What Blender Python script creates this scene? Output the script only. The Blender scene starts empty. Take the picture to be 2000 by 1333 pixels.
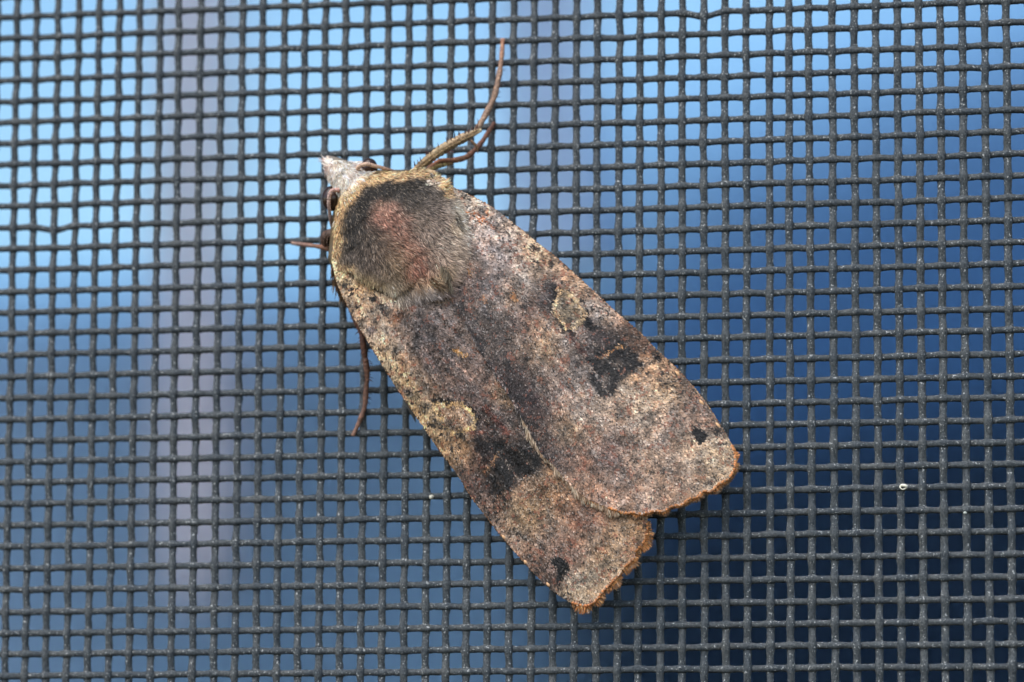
import bpy, math
import numpy as np
from mathutils import Matrix, Vector

rng = np.random.default_rng(7)
SC = bpy.context.scene
COL = SC.collection

# ------------------------------------------------------------------ camera, light, exposure
# Screen frame in millimetres: X right, D down, Z away from the camera; the fly screen is the plane Z = 0.
# World frame in metres: x = X, y = Z, z = -D.
FPX = 100.0 / 36.0 * 2000.0
RM = np.array([[9.88457414e-01, -4.48416639e-04, 1.51498314e-01],
               [-2.09499151e-02, 9.89983672e-01, 1.39618874e-01],
               [-1.50043464e-01, -1.41181188e-01, 9.78547306e-01]])
TV = np.array([-0.111520068, 0.0583344515, 165.407605])
CS = -RM.T @ TV
PITCH_X, PITCH_D = 1.25, 1.27688


def to_world(p):
    p = np.asarray(p, float)
    return np.stack([p[..., 0], p[..., 2], -p[..., 1]], -1)


def P(u, v, h):
    """Point h millimetres in front of the screen plane along the line of sight of a photo position; world, mm."""
    u = np.asarray(u, float); v = np.asarray(v, float); h = np.asarray(h, float)
    u, v, h = np.broadcast_arrays(u, v, h)
    dc = np.stack([(u - 1000.0) / FPX, (v - 666.5) / FPX, np.ones_like(u)], -1)
    d = dc @ RM
    k = (-h - CS[2]) / d[..., 2]
    return to_world(CS + d * k[..., None])


cam_data = bpy.data.cameras.new('camera')
cam = bpy.data.objects.new('camera', cam_data)
COL.objects.link(cam)
right, down, fwd = to_world(RM[0]), to_world(RM[1]), to_world(RM[2])
m = Matrix.Identity(4)
for r in range(3):
    m[r][0], m[r][1], m[r][2] = right[r], -down[r], -fwd[r]
    m[r][3] = to_world(CS)[r] * 0.001
cam.matrix_world = m
cam_data.lens = 100.0
cam_data.sensor_width = 36.0
cam_data.clip_start = 0.005
cam_data.clip_end = 100.0
cam_data.dof.use_dof = True
cam_data.dof.focus_distance = 0.1612
cam_data.dof.aperture_fstop = 29.0
SC.camera = cam

SUN_EL, SUN_AZ = 50.0, 205.0        # azimuth clockwise from +Y: behind the camera, a little to its left
world = bpy.data.worlds.new('World')
SC.world = world
world.use_nodes = True
wn = world.node_tree.nodes
wl = world.node_tree.links
sky = wn.new('ShaderNodeTexSky')
sky.sky_type = 'NISHITA'
sky.sun_disc = False
sky.sun_elevation = math.radians(SUN_EL)
sky.sun_rotation = math.radians(SUN_AZ)
sky.air_density = 1.0
sky.dust_density = 0.3
sky.ozone_density = 2.0
wl.new(sky.outputs[0], wn['Background'].inputs[0])
wn['Background'].inputs[1].default_value = 0.14

sun_data = bpy.data.lights.new('sun', 'SUN')
sun_data.energy = 2.5
sun_data.angle = math.radians(60)
sun_data.color = (1.0, 0.93, 0.84)
sun = bpy.data.objects.new('sun', sun_data)
COL.objects.link(sun)
az, el = math.radians(SUN_AZ), math.radians(SUN_EL)
to_sun = Vector((math.sin(az) * math.cos(el), math.cos(az) * math.cos(el), math.sin(el)))
sun.rotation_euler = to_sun.to_track_quat('Z', 'Y').to_euler()
sun.location = to_sun * 0.5

SC.view_settings.view_transform = 'Standard'
SC.view_settings.look = 'None'
SC.view_settings.exposure = 0.62
SC.view_settings.gamma = 1.0
SC.view_settings.use_curve_mapping = False
SC.render.engine = 'CYCLES'
SC.cycles.use_denoising = True
SC.cycles.max_bounces = 8
SC.cycles.transmission_bounces = 6

# ------------------------------------------------------------------ helpers


def lin(c):
    c = np.asarray(c, float) / 255.0
    return np.where(c <= 0.04045, c / 12.92, ((c + 0.055) / 1.055) ** 2.4)


def tag(o, label=None, cat=None, group=None, kind=None):
    if label: o['label'] = label
    if cat: o['category'] = cat
    if group: o['group'] = group
    if kind: o['kind'] = kind
    return o


def empty(name, loc_mm):
    o = bpy.data.objects.new(name, None)
    COL.objects.link(o)
    o.empty_display_size = 0.002
    o.location = Vector([float(x) * 0.001 for x in loc_mm])
    return o


def obj(name, verts_mm, faces, mat, parent=None, colors=None, smooth=True):
    """One mesh object from numpy arrays; faces is one (M, k) array or a list of them."""
    v = np.asarray(verts_mm, np.float64) * 0.001
    if parent is not None:
        q = parent; off = np.zeros(3)
        while q is not None:
            off += np.array(q.location); q = q.parent
        v = v - off
    if not isinstance(faces, list): faces = [faces]
    faces = [np.asarray(f, np.int32) for f in faces if len(f)]
    me = bpy.data.meshes.new(name)
    me.vertices.add(len(v))
    me.vertices.foreach_set('co', v.astype(np.float32).ravel())
    li = np.concatenate([f.ravel() for f in faces])
    tot = np.concatenate([np.full(len(f), f.shape[1], np.int32) for f in faces])
    start = np.concatenate([[0], np.cumsum(tot)[:-1]]).astype(np.int32)
    me.loops.add(len(li))
    me.loops.foreach_set('vertex_index', li)
    me.polygons.add(len(tot))
    me.polygons.foreach_set('loop_start', start)
    me.polygons.foreach_set('use_smooth', np.full(len(tot), smooth))
    me.update(calc_edges=True)
    me.validate()
    if colors is not None:
        ca = me.color_attributes.new('Col', 'FLOAT_COLOR', 'POINT')
        c4 = np.ones((len(v), 4), np.float32)
        c4[:, :3] = colors
        ca.data.foreach_set('color', c4.ravel())
    me.materials.append(mat)
    o = bpy.data.objects.new(name, me)
    COL.objects.link(o)
    if parent is not None: o.parent = parent
    return o


def unit(a):
    return a / np.maximum(np.linalg.norm(a, axis=-1, keepdims=True), 1e-12)


class VNoise:
    """Smooth value noise on the plane, -1 .. 1."""
    def __init__(self, seed): self.g = np.random.default_rng(seed).uniform(-1, 1, (256, 256))
    def __call__(self, x, y, cell):
        x = np.asarray(x, float) / cell; y = np.asarray(y, float) / cell
        xi = np.floor(x).astype(int); yi = np.floor(y).astype(int)
        fx = x - xi; fy = y - yi
        fx = fx * fx * (3 - 2 * fx); fy = fy * fy * (3 - 2 * fy)
        g = self.g
        a = g[xi % 256, yi % 256]; b = g[(xi + 1) % 256, yi % 256]
        c = g[xi % 256, (yi + 1) % 256]; d = g[(xi + 1) % 256, (yi + 1) % 256]
        return (a * (1 - fx) + b * fx) * (1 - fy) + (c * (1 - fx) + d * fx) * fy


def spline(pts, n):
    """Catmull-Rom through pts (any width), n samples spread evenly by length."""
    p = np.asarray(pts, float)
    e = np.vstack([2 * p[0] - p[1], p, 2 * p[-1] - p[-2]])
    out = []
    for i in range(1, len(e) - 2):
        t = np.linspace(0, 1, 24, endpoint=False)[:, None]
        p0, p1, p2, p3 = e[i - 1], e[i], e[i + 1], e[i + 2]
        out.append(0.5 * ((2 * p1) + (p2 - p0) * t + (2 * p0 - 5 * p1 + 4 * p2 - p3) * t**2 + (3 * p1 - p0 - 3 * p2 + p3) * t**3))
    out = np.vstack(out + [p[-1:]])
    s = np.concatenate([[0], np.cumsum(np.linalg.norm(np.diff(out[:, :2], axis=0), axis=1))])
    q = np.linspace(0, s[-1], n)
    return np.stack([np.interp(q, s, out[:, k]) for k in range(out.shape[1])], 1)


def tube(path, rad, sides=10, cap=True):
    """Verts and face arrays of a tube along path (n,3 mm) with radius per point."""
    n = len(path)
    tan = unit(np.gradient(path, axis=0))
    ref = np.array([0.31, -0.87, 0.38])
    a = unit(np.cross(tan, ref)); b = np.cross(tan, a)
    th = np.linspace(0, 2 * np.pi, sides, endpoint=False)
    rad = np.broadcast_to(np.asarray(rad, float), (n,))
    v = path[:, None] + rad[:, None, None] * (np.cos(th)[None, :, None] * a[:, None] + np.sin(th)[None, :, None] * b[:, None])
    v = v.reshape(-1, 3)
    i, j = np.meshgrid(np.arange(n - 1), np.arange(sides), indexing='ij')
    k = (j + 1) % sides
    f = np.stack([i * sides + j, i * sides + k, (i + 1) * sides + k, (i + 1) * sides + j], -1).reshape(-1, 4)
    faces = [f]
    if cap:
        v = np.vstack([v, path[:1], path[-1:]])
        c0, c1 = n * sides, n * sides + 1
        jj = np.arange(sides); kk = (jj + 1) % sides
        faces.append(np.stack([np.full(sides, c0), kk, jj], 1))
        faces.append(np.stack([np.full(sides, c1), (n - 1) * sides + jj, (n - 1) * sides + kk], 1))
    return v, faces


class Bag:
    """Collects several shapes into one mesh."""
    def __init__(self): self.v, self.f, self.c, self.n = [], {}, [], 0
    def add(self, v, faces, col=None):
        if not isinstance(faces, list): faces = [faces]
        for f in faces: self.f.setdefault(f.shape[1], []).append(np.asarray(f) + self.n)
        self.v.append(np.asarray(v)); self.n += len(v)
        if col is not None: self.c.append(np.broadcast_to(np.asarray(col, float), (len(v), 3)))
    def build(self, name, mat, parent=None, smooth=True):
        return obj(name, np.vstack(self.v), [np.vstack(x) for x in self.f.values()], mat, parent,
                   np.vstack(self.c) if self.c else None, smooth)


def hairs(root, direc, side, length, width, bend):
    """Tapered three-section strands. root, direc, side (n,3); length, width (n); bend (n,3) is added towards the tip."""
    n = len(root)
    L = length[:, None]; W = width[:, None] * 0.5
    m1 = root + direc * L * 0.45 + bend * 0.2
    m2 = root + direc * L * 0.8 + bend * 0.65
    tip = root + direc * L + bend
    v = np.stack([root - side * W, root + side * W, m1 - side * W * 1.1, m1 + side * W * 1.1,
                  m2 - side * W * 0.7, m2 + side * W * 0.7, tip], 1).reshape(-1, 3)
    b = np.arange(n)[:, None] * 7
    return v, [np.vstack([b + [0, 1, 3, 2], b + [2, 3, 5, 4]]), b + [4, 5, 6]]


def box(cx, cy, cz, sx, sy, sz, bev=0.0):
    import itertools
    c = np.array(list(itertools.product((-1, 1), repeat=3)), float) * np.array([sx, sy, sz]) / 2 + np.array([cx, cy, cz])
    f = np.array([[0, 1, 3, 2], [4, 6, 7, 5], [0, 4, 5, 1], [2, 3, 7, 6], [0, 2, 6, 4], [1, 5, 7, 3]])
    return c, f


# ------------------------------------------------------------------ materials
def new_mat(name):
    mt = bpy.data.materials.new(name)
    mt.use_nodes = True
    return mt, mt.node_tree.nodes, mt.node_tree.links, mt.node_tree.nodes['Principled BSDF']


def attr_mat(name, rough=0.7, spec=0.25, sheen=0.0, bump=0.0, bscale=9000.0):
    mt, n, l, b = new_mat(name)
    a = n.new('ShaderNodeVertexColor'); a.layer_name = 'Col'
    l.new(a.outputs['Color'], b.inputs['Base Color'])
    b.inputs['Roughness'].default_value = rough
    b.inputs['Specular IOR Level'].default_value = spec
    b.inputs['Sheen Weight'].default_value = sheen
    if bump:
        tc = n.new('ShaderNodeTexCoord'); ns = n.new('ShaderNodeTexNoise'); bp = n.new('ShaderNodeBump')
        ns.inputs['Scale'].default_value = bscale; ns.inputs['Detail'].default_value = 3.0
        bp.inputs['Strength'].default_value = bump; bp.inputs['Distance'].default_value = 0.00006
        l.new(tc.outputs['Object'], ns.inputs['Vector']); l.new(ns.outputs['Fac'], bp.inputs['Height']); l.new(bp.outputs[0], b.inputs['Normal'])
    return mt


def strand_material():
    mt, n, l, b = new_mat('coated_mesh')
    tc = n.new('ShaderNodeTexCoord')
    n1 = n.new('ShaderNodeTexNoise'); n1.inputs['Scale'].default_value = 8500; n1.inputs['Detail'].default_value = 4; n1.inputs['Roughness'].default_value = 0.65
    n2 = n.new('ShaderNodeTexNoise'); n2.inputs['Scale'].default_value = 700; n2.inputs['Detail'].default_value = 2
    n3 = n.new('ShaderNodeTexNoise'); n3.inputs['Scale'].default_value = 9000; n3.inputs['Detail'].default_value = 1
    for x in (n1, n2, n3): l.new(tc.outputs['Object'], x.inputs['Vector'])
    r1 = n.new('ShaderNodeValToRGB')
    r1.color_ramp.elements[0].position = 0.36; r1.color_ramp.elements[0].color = (0.030, 0.037, 0.043, 1)
    r1.color_ramp.elements[1].position = 0.66; r1.color_ramp.elements[1].color = (0.120, 0.130, 0.135, 1)
    l.new(n1.outputs['Fac'], r1.inputs['Fac'])
    mx = n.new('ShaderNodeMix'); mx.data_type = 'RGBA'; mx.blend_type = 'MULTIPLY'; mx.inputs['Factor'].default_value = 0.55
    r2 = n.new('ShaderNodeValToRGB')
    r2.color_ramp.elements[0].position = 0.35; r2.color_ramp.elements[0].color = (0.55, 0.62, 0.68, 1)
    r2.color_ramp.elements[1].position = 0.68; r2.color_ramp.elements[1].color = (1.15, 1.08, 0.98, 1)
    l.new(n2.outputs['Fac'], r2.inputs['Fac'])
    l.new(r1.outputs[0], mx.inputs[6]); l.new(r2.outputs[0], mx.inputs[7])
    r3 = n.new('ShaderNodeValToRGB')
    r3.color_ramp.elements[0].position = 0.66; r3.color_ramp.elements[0].color = (0, 0, 0, 1)
    r3.color_ramp.elements[1].position = 0.71; r3.color_ramp.elements[1].color = (1, 1, 1, 1)
    l.new(n3.outputs['Fac'], r3.inputs['Fac'])
    mx2 = n.new('ShaderNodeMix'); mx2.data_type = 'RGBA'
    l.new(r3.outputs[0], mx2.inputs['Factor']); l.new(mx.outputs[2], mx2.inputs[6]); mx2.inputs[7].default_value = (0.42, 0.43, 0.42, 1)
    l.new(mx2.outputs[2], b.inputs['Base Color'])
    b.inputs['Roughness'].default_value = 0.7
    b.inputs['Specular IOR Level'].default_value = 0.2
    bp = n.new('ShaderNodeBump'); bp.inputs['Strength'].default_value = 0.7; bp.inputs['Distance'].default_value = 0.00005
    l.new(n1.outputs['Fac'], bp.inputs['Height']); l.new(bp.outputs[0], b.inputs['Normal'])
    return mt


def plain_mat(name, col, rough=0.6, var=0.15, scale=200.0, spec=0.3):
    mt, n, l, b = new_mat(name)
    tc = n.new('ShaderNodeTexCoord'); ns = n.new('ShaderNodeTexNoise'); ns.inputs['Scale'].default_value = scale; ns.inputs['Detail'].default_value = 3
    rp = n.new('ShaderNodeValToRGB')
    rp.color_ramp.elements[0].position = 0.3; rp.color_ramp.elements[1].position = 0.7
    rp.color_ramp.elements[0].color = tuple(c * (1 - var) for c in col) + (1,)
    rp.color_ramp.elements[1].color = tuple(min(1, c * (1 + var)) for c in col) + (1,)
    l.new(tc.outputs['Object'], ns.inputs['Vector']); l.new(ns.outputs['Fac'], rp.inputs['Fac']); l.new(rp.outputs[0], b.inputs['Base Color'])
    b.inputs['Roughness'].default_value = rough
    b.inputs['Specular IOR Level'].default_value = spec
    return mt


MAT_STRAND = strand_material()
MAT_WING = attr_mat('wing_membrane', 0.75, 0.15)
MAT_SCALE = attr_mat('wing_scale', 0.55, 0.35)
MAT_FUR = attr_mat('fur', 0.6, 0.3)
MAT_BODY = attr_mat('body_skin', 0.8, 0.1)
MAT_LEG = attr_mat('leg_cuticle', 0.5, 0.35, bump=0.6)
MAT_EYE = plain_mat('eye', (0.035, 0.018, 0.012), 0.22, 0.3, 3000.0, 0.5)

# ------------------------------------------------------------------ behind the screen
mt, n, l, b = new_mat('blue_diffuser_glass')
n.remove(b)
rf = n.new('ShaderNodeBsdfRefraction')
rf.inputs['Color'].default_value = (0.81, 0.93, 0.985, 1)
rf.inputs['Roughness'].default_value = 0.56
rf.inputs['IOR'].default_value = 1.45
l.new(rf.outputs[0], n['Material Output'].inputs['Surface'])
MAT_PANE = mt
MAT_POST = plain_mat('pale_painted_post', (0.90, 0.50, 0.46), 0.7, 0.06, 60.0)
MAT_POST2 = plain_mat('white_painted_post', (0.64, 0.52, 0.62), 0.7, 0.05, 60.0)
MAT_MID = plain_mat('added_board_slate', (0.20, 0.22, 0.29), 0.8, 0.08, 40.0)
MAT_BLUE = plain_mat('added_board_blue', (0.042, 0.092, 0.20), 0.8, 0.10, 40.0)
MAT_DARK = plain_mat('added_board_navy', (0.017, 0.021, 0.036), 0.9, 0.15, 40.0, 0.05)
PANE_Y = 90.0


def board(name, outline, y, thick, mat, label, cat):
    """Upright prism: outline in photo positions carried to the plane y millimetres behind the screen."""
    o = np.asarray(outline, float); k = len(o)
    a = P(o[:, 0], o[:, 1], -y)
    v = np.vstack([a, a + np.array([0, thick, 0])])
    i = np.arange(k); j = (i + 1) % k
    return tag(obj(name, v, [np.stack([i, j, j + k, i + k], 1), np.vstack([i[::-1], i + k])], mat, None, smooth=False), label, cat)


def quad(u0, v0, u1, v1): return [(u0, v0), (u1, v0), (u1, v1), (u0, v1)]


board('diffuser_pane', quad(-700, -700, 2700, 2050), PANE_Y, 4.0, MAT_PANE, 'added blue frosted pane softening the light, out of focus behind the fly screen', 'window pane')  # added pane: its rough glass blurs sky and boards into soft gradients
board('pale_post', [(318, -650), (440, -650), (440, 960), (425, 1120), (395, 1190), (360, 1190), (330, 1120), (318, 960)], PANE_Y + 16, 4.0, MAT_POST, 'pale pinkish upright strip, out of focus behind the screen, reaching far down', 'strip')
board('short_post', quad(985, -650, 1160, 520), PANE_Y + 14, 5.0, MAT_POST2, 'faint pale upright strip, out of focus beside the moth\'s raised long leg', 'strip')
board('added_slate_board', quad(-900, 600, 1180, 2400), PANE_Y + 40, 8.0, MAT_MID, 'added slate blue board dimming the background, out of focus low behind the pane', 'board')  # added to dim the lower left of the background gradient
board('added_blue_board', [(1120, 400), (1600, 270), (2000, 120), (3000, -100), (3000, 2400), (1120, 2400)], PANE_Y + 65, 6.0, MAT_BLUE, 'added mid blue board toning down the sky, out of focus behind the pane beside the upper wing', 'board')  # added board, shaped so the sky fades to blue on the right
board('added_navy_board', [(1070, 1080), (1500, 850), (2000, 760), (3000, 720), (3000, 2400), (1070, 2400)], PANE_Y + 36, 6.0, MAT_DARK, 'added dark navy board darkening the background, out of focus behind the pane beyond the wing tips', 'board')  # added board that makes the dark lower right of the gradient

# ------------------------------------------------------------------ fly screen
TOP = [33.75, 72, 113.75, 154.5, 193.75, 233.75, 273, 312.5, 349.5, 392.5, 433, 474.5, 513.75, 556.25, 596.25, 636.25, 675.75, 717.5, 758.75, 799.25, 840, 881.25, 921.75, 962, 1003.75, 1043.75, 1085, 1126.75, 1167, 1210, 1250.75, 1291.75, 1333, 1374, 1415.75, 1457.5, 1502.5, 1540.5, 1579.5, 1625, 1668, 1710, 1752.5, 1794.5, 1836.25, 1879.5, 1922.5, 1965]
BOT = [10.5, 50, 89.5, 131, 172.5, 212.5, 253, 294.5, 334.5, 376, 418, 459, 500, 540.75, 581.25, 622.5, 662.5, 705, 746, 789, 831, 871, 910, 951, 994, 1037.5, 1079.5, 1121, 1163, 1205.5, 1246, 1289.5, 1332, 1376, 1418, 1460, 1504.5, 1544.5, 1587, 1631, 1674, 1717, 1760.5, 1804.5, 1846, 1890, 1934, 1977.5]
LEF = [33.8, 75.3, 115.8, 157.7, 199.2, 239, 280.2, 322.4, 362.9, 403.4, 445.5, 486.6, 528.5, 571, 611.5, 652.7, 693.9, 736.4, 778.3, 820.8, 862, 903.1, 942.9, 984.7, 1026.8, 1067.9, 1111, 1152.9, 1196, 1237.8, 1278.2, 1320.7]
RIG = [-38, 5, 47.3, 91.2, 132.7, 174.9, 217.8, 260, 303.9, 346.7, 389.3, 433.2, 475.5, 517.7, 561.6, 605.4, 647.6, 693.2, 736.4, 778.7, 821.5, 865.4, 907.9, 950.7, 995.5, 1039, 1083.9, 1128, 1171.2, 1214.7, 1258.9, 1302.4]
EXT = 6


def plane_line(ua, va, ub, vb):
    a = P(ua, va, 0.0); c = P(ub, vb, 0.0)
    return np.array([a[0], a[2]]), np.array([c[0], c[2]])


vl = [plane_line(t, 50, q, 1257) for t, q in zip(TOP, BOT)]
hl = [plane_line(20, a, 1900, q) for a, q in zip(LEF, RIG)]
va, vb = np.array([x[0] for x in vl]), np.array([x[1] for x in vl])
ha, hb = np.array([x[0] for x in hl]), np.array([x[1] for x in hl])


def extend(a, c, axis, step):
    pre = [(a[0] + d, c[0] + d) for d in (np.array([s, 0]) if axis == 0 else np.array([0, s]) for s in (-step * k for k in range(EXT, 0, -1)))]
    post = [(a[-1] + d, c[-1] + d) for d in (np.array([s, 0]) if axis == 0 else np.array([0, s]) for s in (step * k for k in range(1, EXT + 1)))]
    return (np.vstack([[x[0] for x in pre], a, [x[0] for x in post]]), np.vstack([[x[1] for x in pre], c, [x[1] for x in post]]))


va, vb = extend(va, vb, 0, PITCH_X)
ha, hb = extend(ha, hb, 1, -PITCH_D)
NV, NH = len(va), len(ha)
node = np.zeros((NV, NH, 2))
for i in range(NV):
    p, r = va[i], vb[i] - va[i]
    q, s = ha, hb - ha
    den = r[0] * s[:, 1] - r[1] * s[:, 0]
    tt = ((q[:, 0] - p[0]) * s[:, 1] - (q[:, 1] - p[1]) * s[:, 0]) / den
    node[i] = p + tt[:, None] * r
wob = VNoise(3)
I, J = np.meshgrid(np.arange(NV), np.arange(NH), indexing='ij')
node[..., 0] += rng.normal(0, 0.011, (NV, NH)) + 0.022 * wob(I * 7.3, J * 1.0, 2.7)
node[..., 1] += rng.normal(0, 0.010, (NV, NH)) + 0.022 * wob(J * 5.1 + 99, I * 1.0, 3.1)
# two snagged crossings, one at the top and one at the left
for (su, sv, du, dv) in ((1370, 35, 0.02, -0.24), (104, 446, 0.0, -0.19), (1209, 76, 0.04, -0.10), (1750, 395, 0.03, -0.05)):
    c = P(su, sv, 0.0); d = np.hypot(node[..., 0] - c[0], node[..., 1] - c[2])
    w = np.exp(-(d / 0.75) ** 2)
    node[..., 0] += du * w; node[..., 1] += dv * w
par = np.where((I + J) % 2 == 0, 1.0, -1.0)

screen = empty('fly_screen', P(1000, 1333, 0.0))
tag(screen, 'dark grey woven fly screen stretched behind the moth', 'fly screen')
RV, RH, AMP = 0.200, 0.182, 0.080


def strand(name, pts, sign, r0, seed):
    k = len(pts); sub = 8
    u = np.arange((k - 1) * sub + 1) / sub
    e = np.vstack([2 * pts[0] - pts[1], pts, 2 * pts[-1] - pts[-2]])
    i = np.minimum(u.astype(int), k - 2); t = (u - i)[:, None]
    p0, p1, p2, p3 = e[i], e[i + 1], e[i + 2], e[i + 3]
    xy = 0.5 * ((2 * p1) + (p2 - p0) * t + (2 * p0 - 5 * p1 + 4 * p2 - p3) * t**2 + (3 * p1 - p0 - 3 * p2 + p3) * t**3)
    y = -AMP * sign * np.cos(np.pi * u)
    g = np.random.default_rng(seed)
    d = np.abs(u - np.round(u))
    rad = r0 * (1 + 0.30 * np.exp(-(d / 0.19) ** 2) + g.normal(0, 0.025, len(u)) + 0.04 * np.sin(u * 1.7 + seed))
    path = np.stack([xy[:, 0], y, xy[:, 1]], 1)
    v, f = tube(path, rad, 10)
    v[:len(u) * 10] += g.normal(0, 0.006, (len(u) * 10, 3))
    o = obj(name, v, f, MAT_STRAND, screen)
    return o


for i in range(NV): strand('warp_strand', node[i], par[i, 0], RV * (0.98 + 0.13 * i / NV), 100 + i)
for j in range(NH): strand('weft_strand', node[:, j], -par[0, j], RH * (1.0 + 0.06 * j / NH), 300 + j)

# ------------------------------------------------------------------ the moth: its own axes on the photo plane
ORG = np.array([690.0, 365.0])
AX = np.array([600.0, 680.0]); AX /= np.linalg.norm(AX)
NX = np.array([AX[1], -AX[0]])


def st(u, v):
    du, dv = np.asarray(u, float) - ORG[0], np.asarray(v, float) - ORG[1]
    return du * AX[0] + dv * AX[1], du * NX[0] + dv * NX[1]


def uv(s, t):
    s = np.asarray(s, float); t = np.asarray(t, float)
    return ORG[0] + s * AX[0] + t * NX[0], ORG[1] + s * AX[1] + t * NX[1]


moth = empty('moth', P(1000, 720, 0.33))
tag(moth, 'brown mottled moth resting head up on the fly screen with wings folded', 'moth')
N1, N2, N3, N4 = VNoise(11), VNoise(12), VNoise(13), VNoise(14)


def cmap(u, v, pts, sig=26.0):
    u = np.asarray(u, float); v = np.asarray(v, float)
    acc = np.zeros(u.shape + (3,)); ws = np.zeros(u.shape)
    for q in pts:
        sg = q[5] if len(q) > 5 else sig
        w = np.exp(-((u - q[0]) ** 2 + (v - q[1]) ** 2) / (2 * sg * sg)) + 1e-7 / (1 + ((u - q[0]) ** 2 + (v - q[1]) ** 2) / 900.0)
        ws += w; acc += w[..., None] * np.array(q[2:5], float)
    return acc / ws[..., None]


def seg_dist(u, v, pts, closed=False):
    p = np.asarray(pts, float)
    if closed: p = np.vstack([p, p[:1]])
    best = np.full(np.shape(u), 1e9)
    for a, c in zip(p[:-1], p[1:]):
        d = c - a; k = np.clip(((u - a[0]) * d[0] + (v - a[1]) * d[1]) / (d @ d), 0, 1)
        best = np.minimum(best, np.hypot(u - a[0] - k * d[0], v - a[1] - k * d[1]))
    return best


def inside(u, v, pts):
    p = np.asarray(pts, float); r = np.zeros(np.shape(u), bool)
    for a, c in zip(p, np.roll(p, -1, 0)):
        cond = (a[1] > v) != (c[1] > v)
        with np.errstate(divide='ignore', invalid='ignore'):
            x = (c[0] - a[0]) * (v - a[1]) / (c[1] - a[1]) + a[0]
        r ^= cond & (u < x)
    return r


def overlay(col, u, v, marks, rag=(0.0, 0.0)):
    uw = u + 3.6 * N1(u, v, 11) + 1.8 * N2(u, v, 4) + rag[0]
    vw = v + 3.6 * N2(u + 300, v, 11) + 1.8 * N1(u, v + 200, 4) + rag[1]
    brk = np.clip(1.0 + 0.45 * N3(u + 900, v, 6) + 0.25 * N4(u, v + 900, 14), 0.4, 1.0)
    for mk in marks:
        kind, pts, c, soft, stren = mk
        if kind == 'poly':
            d = seg_dist(uw, vw, pts, True); d = np.where(inside(uw, vw, pts), -d, d)
            w = np.clip(0.5 - d / (soft * 1.6 if soft >= 10 else soft), 0, 1)
        else:                                   # a line: soft is its half width
            d = seg_dist(uw, vw, pts)
            w = np.clip(1.5 - d / soft, 0, 1)
        w = (w * w * (3 - 2 * w) * stren * (1.0 if stren >= 1 else brk))[..., None]
        col = col * (1 - w) + np.array(c, float) * w
    return col


# ---- colour of the right forewing
RW = [(880, 380, 195, 185, 170), (920, 400, 188, 176, 160), (960, 430, 178, 168, 160), (1000, 455, 178, 160, 140), (1050, 490, 180, 160, 132), (1090, 520, 178, 148, 120),
      (960, 470, 172, 162, 160), (1000, 510, 164, 154, 150), (1040, 540, 184, 172, 155), (950, 550, 128, 120, 117), (900, 520, 150, 130, 112), (900, 560, 122, 103, 97),
      (1000, 590, 165, 142, 118, 16), (1060, 570, 98, 88, 88), (880, 600, 95, 90, 90), (930, 610, 118, 110, 106), (1020, 630, 128, 104, 95), (970, 620, 108, 102, 98),
      (1130, 550, 184, 160, 134, 18), (1120, 527, 146, 106, 80, 10), (1165, 605, 184, 177, 168, 16), (1185, 620, 170, 155, 138, 16), (1160, 570, 165, 135, 108, 14), (1210, 618, 150, 112, 82, 12),
      (1230, 645, 100, 84, 74), (1260, 672, 118, 88, 68, 16), (1240, 655, 112, 84, 66, 14), (1050, 650, 165, 145, 122), (1060, 690, 180, 152, 116, 16), (1040, 720, 125, 112, 100), (1110, 690, 134, 122, 113), (1130, 730, 104, 97, 93),
      (1000, 680, 108, 98, 90), (960, 650, 98, 90, 86), (930, 660, 86, 78, 78, 14), (970, 720, 82, 73, 74, 14), (1000, 755, 66, 56, 58, 18), (1030, 775, 68, 57, 60), (1020, 730, 100, 85, 80), (1055, 805, 82, 68, 68),
      (1110, 775, 186, 170, 157), (1080, 830, 158, 134, 110), (1105, 845, 178, 149, 115, 16), (1150, 800, 160, 148, 136), (1040, 830, 98, 83, 78), (1060, 875, 90, 78, 75), (1085, 895, 122, 108, 102),
      (1130, 895, 132, 106, 93), (1190, 880, 120, 100, 96), (1250, 870, 165, 149, 133), (1220, 920, 168, 150, 136), (1130, 945, 164, 136, 114), (1180, 965, 166, 140, 124), (1250, 985, 172, 148, 130), (1300, 975, 168, 144, 124),
      (1200, 800, 168, 154, 139), (1250, 800, 174, 159, 138), (1270, 725, 166, 140, 114), (1310, 768, 182, 159, 126, 18), (1340, 805, 144, 126, 112), (1365, 800, 116, 98, 87, 16), (1335, 760, 122, 102, 88, 14), (1395, 832, 112, 96, 85, 14),
      (1300, 830, 164, 148, 135), (1350, 885, 170, 152, 132), (1400, 885, 174, 162, 140), (1420, 910, 172, 158, 136), (1300, 920, 163, 144, 128), (1340, 945, 164, 142, 122), (1390, 930, 166, 148, 126),
      (1150, 850, 162, 140, 118), (1170, 640, 120, 108, 102), (1090, 740, 130, 116, 106), (1200, 840, 152, 136, 124)]
STIG_R = [(1084, 597), (1087, 620), (1099, 638), (1117, 643), (1135, 632), (1140, 612), (1128, 592), (1112, 573), (1094, 563)]
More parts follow.
